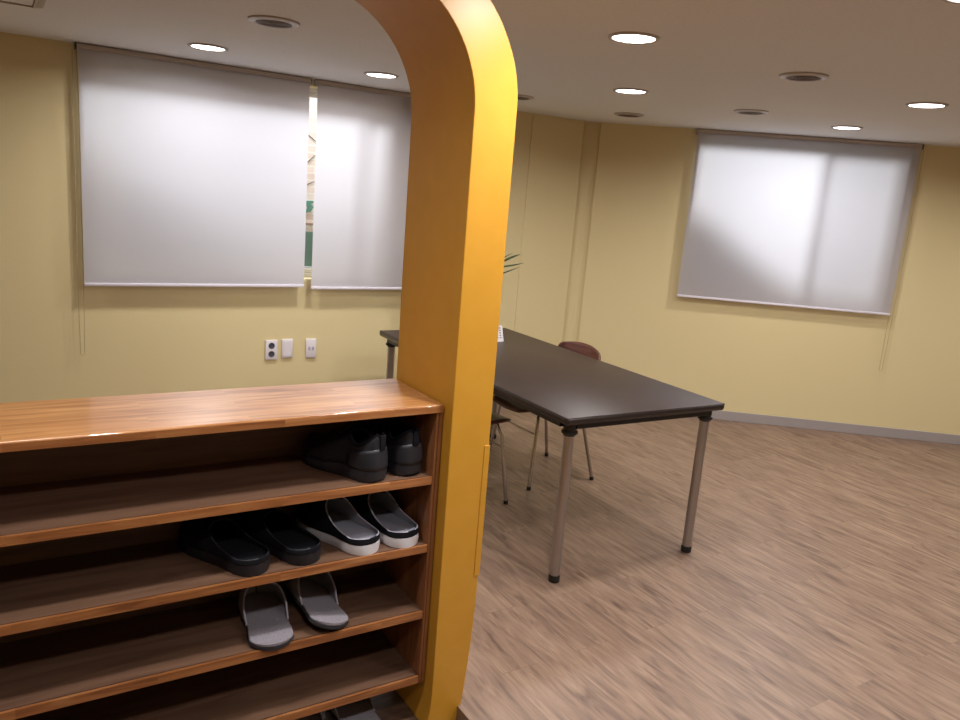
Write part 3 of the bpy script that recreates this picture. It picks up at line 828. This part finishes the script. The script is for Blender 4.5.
for k, (s, zz) in enumerate(((.275, .006), (.262, .010), (.249, .014))):
    w = .011
    add_box(fr, -s, s, -s, -s+w, -zz, -.0005, .001); add_box(fr, -s, s, s-w, s, -zz, -.0005, .001)
    add_box(fr, -s, -s+w, -s+w, s-w, -zz, -.0005, .001); add_box(fr, s-w, s, -s+w, s-w, -zz, -.0005, .001)
obj('vent_frame', fr, M_ring, ac)
obj('vent_panel', box(-.236, .236, -.236, .236, -.009, -.0005, .002), M_ceil, ac)

# ------------------------------------------------------------------ daylight
def area(name, loc, target, sx, sy, e, col):
    L = bpy.data.lights.new(name, 'AREA'); L.shape = 'RECTANGLE'; L.size = sx; L.size_y = sy; L.energy = e; L.color = col
    o = bpy.data.objects.new(name, L); COL.objects.link(o); o.location = loc
    o.rotation_euler = (Vector(target)-Vector(loc)).to_track_quat('-Z', 'Y').to_euler()
    return o
# sky above the alley behind the left window; open daylight behind the right one
area('alley_daylight', (2.1, 6.6, 3.15), (1.4, 4.7, 1.5), 1.2, .5, 165, (.92, .96, 1))
area('alley_sky', (1.6, 5.35, 3.3), (1.6, 5.7, 1.2), 2.2, .4, 80, (.95, .97, 1))
# unseen sloping blockers, added to shade the lower left of each window
def blocker(pts, y0, y1, loc, rotz, label):
    o = obj('light_blocker', prism(pts, y0, y1, 'y'), M_blocker, loc=loc, rotz=rotz)
    tag(o, label, 'blocker'); return o
blocker([(-1.2, 0), (-1.2, 2.45), (.2, 2.2), (1.2, 1.85), (1.72, 1.55), (1.72, 0)], .50, .62, (0, YW, 0), 0, 'dark sloping bank outside the wide left blind, added unseen to shade it')
q = W0+wo*3.2+Vector((0, 0, 2.9))
area('side_daylight', tuple(q+wd*.5), tuple(W0+Vector((0, 0, 1.5))), 1.2, 1.0, 210, (.93, .96, 1))
area('hotspot_lamp', tuple(W0+wo*1.45+wd*.02+Vector((0, 0, 2.25))), tuple(W0-wd*.12+Vector((0, 0, 1.5))), .45, .35, 30, (.97, .98, 1))  # extra lamp added close outside for the hot spot on the right blind
blocker([(-2.2, 0), (-2.2, 2.1), (-.9, 1.9), (-.45, 1.68), (-.05, 1.40), (.2, 1.30), (.9, 1.25), (.9, 0)], .45, .57, W0, AR, 'dark sloping bank outside the right blind, added unseen to shade it')

W = bpy.data.worlds.new('sky'); S.world = W; W.use_nodes = True
W.node_tree.nodes['Background'].inputs[0].default_value = (.75, .85, 1, 1)
W.node_tree.nodes['Background'].inputs[1].default_value = .8

# ------------------------------------------------------------------ camera
R = Vector((.84834, -.52467, .0777)); 
pitch, roll, yaw, f = .2077, .0798, .5705, 774.82
Fv = Vector((math.sin(yaw)*math.cos(pitch), math.cos(yaw)*math.cos(pitch), -math.sin(pitch)))
R0 = Vector((math.cos(yaw), -math.sin(yaw), 0)); U0 = R0.cross(Fv)
Rv = R0*math.cos(roll)+U0*math.sin(roll); Uv = -R0*math.sin(roll)+U0*math.cos(roll)
cd = bpy.data.cameras.new('camera'); cd.sensor_width = 36; cd.lens = 36*f/960; cd.clip_start = .05
co = bpy.data.objects.new('camera', cd); COL.objects.link(co)
M = Matrix((Rv, Uv, -Fv)).transposed().to_4x4(); M.translation = (0, 0, CAMH); co.matrix_world = M
S.camera = co
S.view_settings.view_transform = 'Standard'; S.view_settings.look = 'None'
S.view_settings.exposure = 0; S.view_settings.gamma = 1; S.view_settings.use_curve_mapping = False
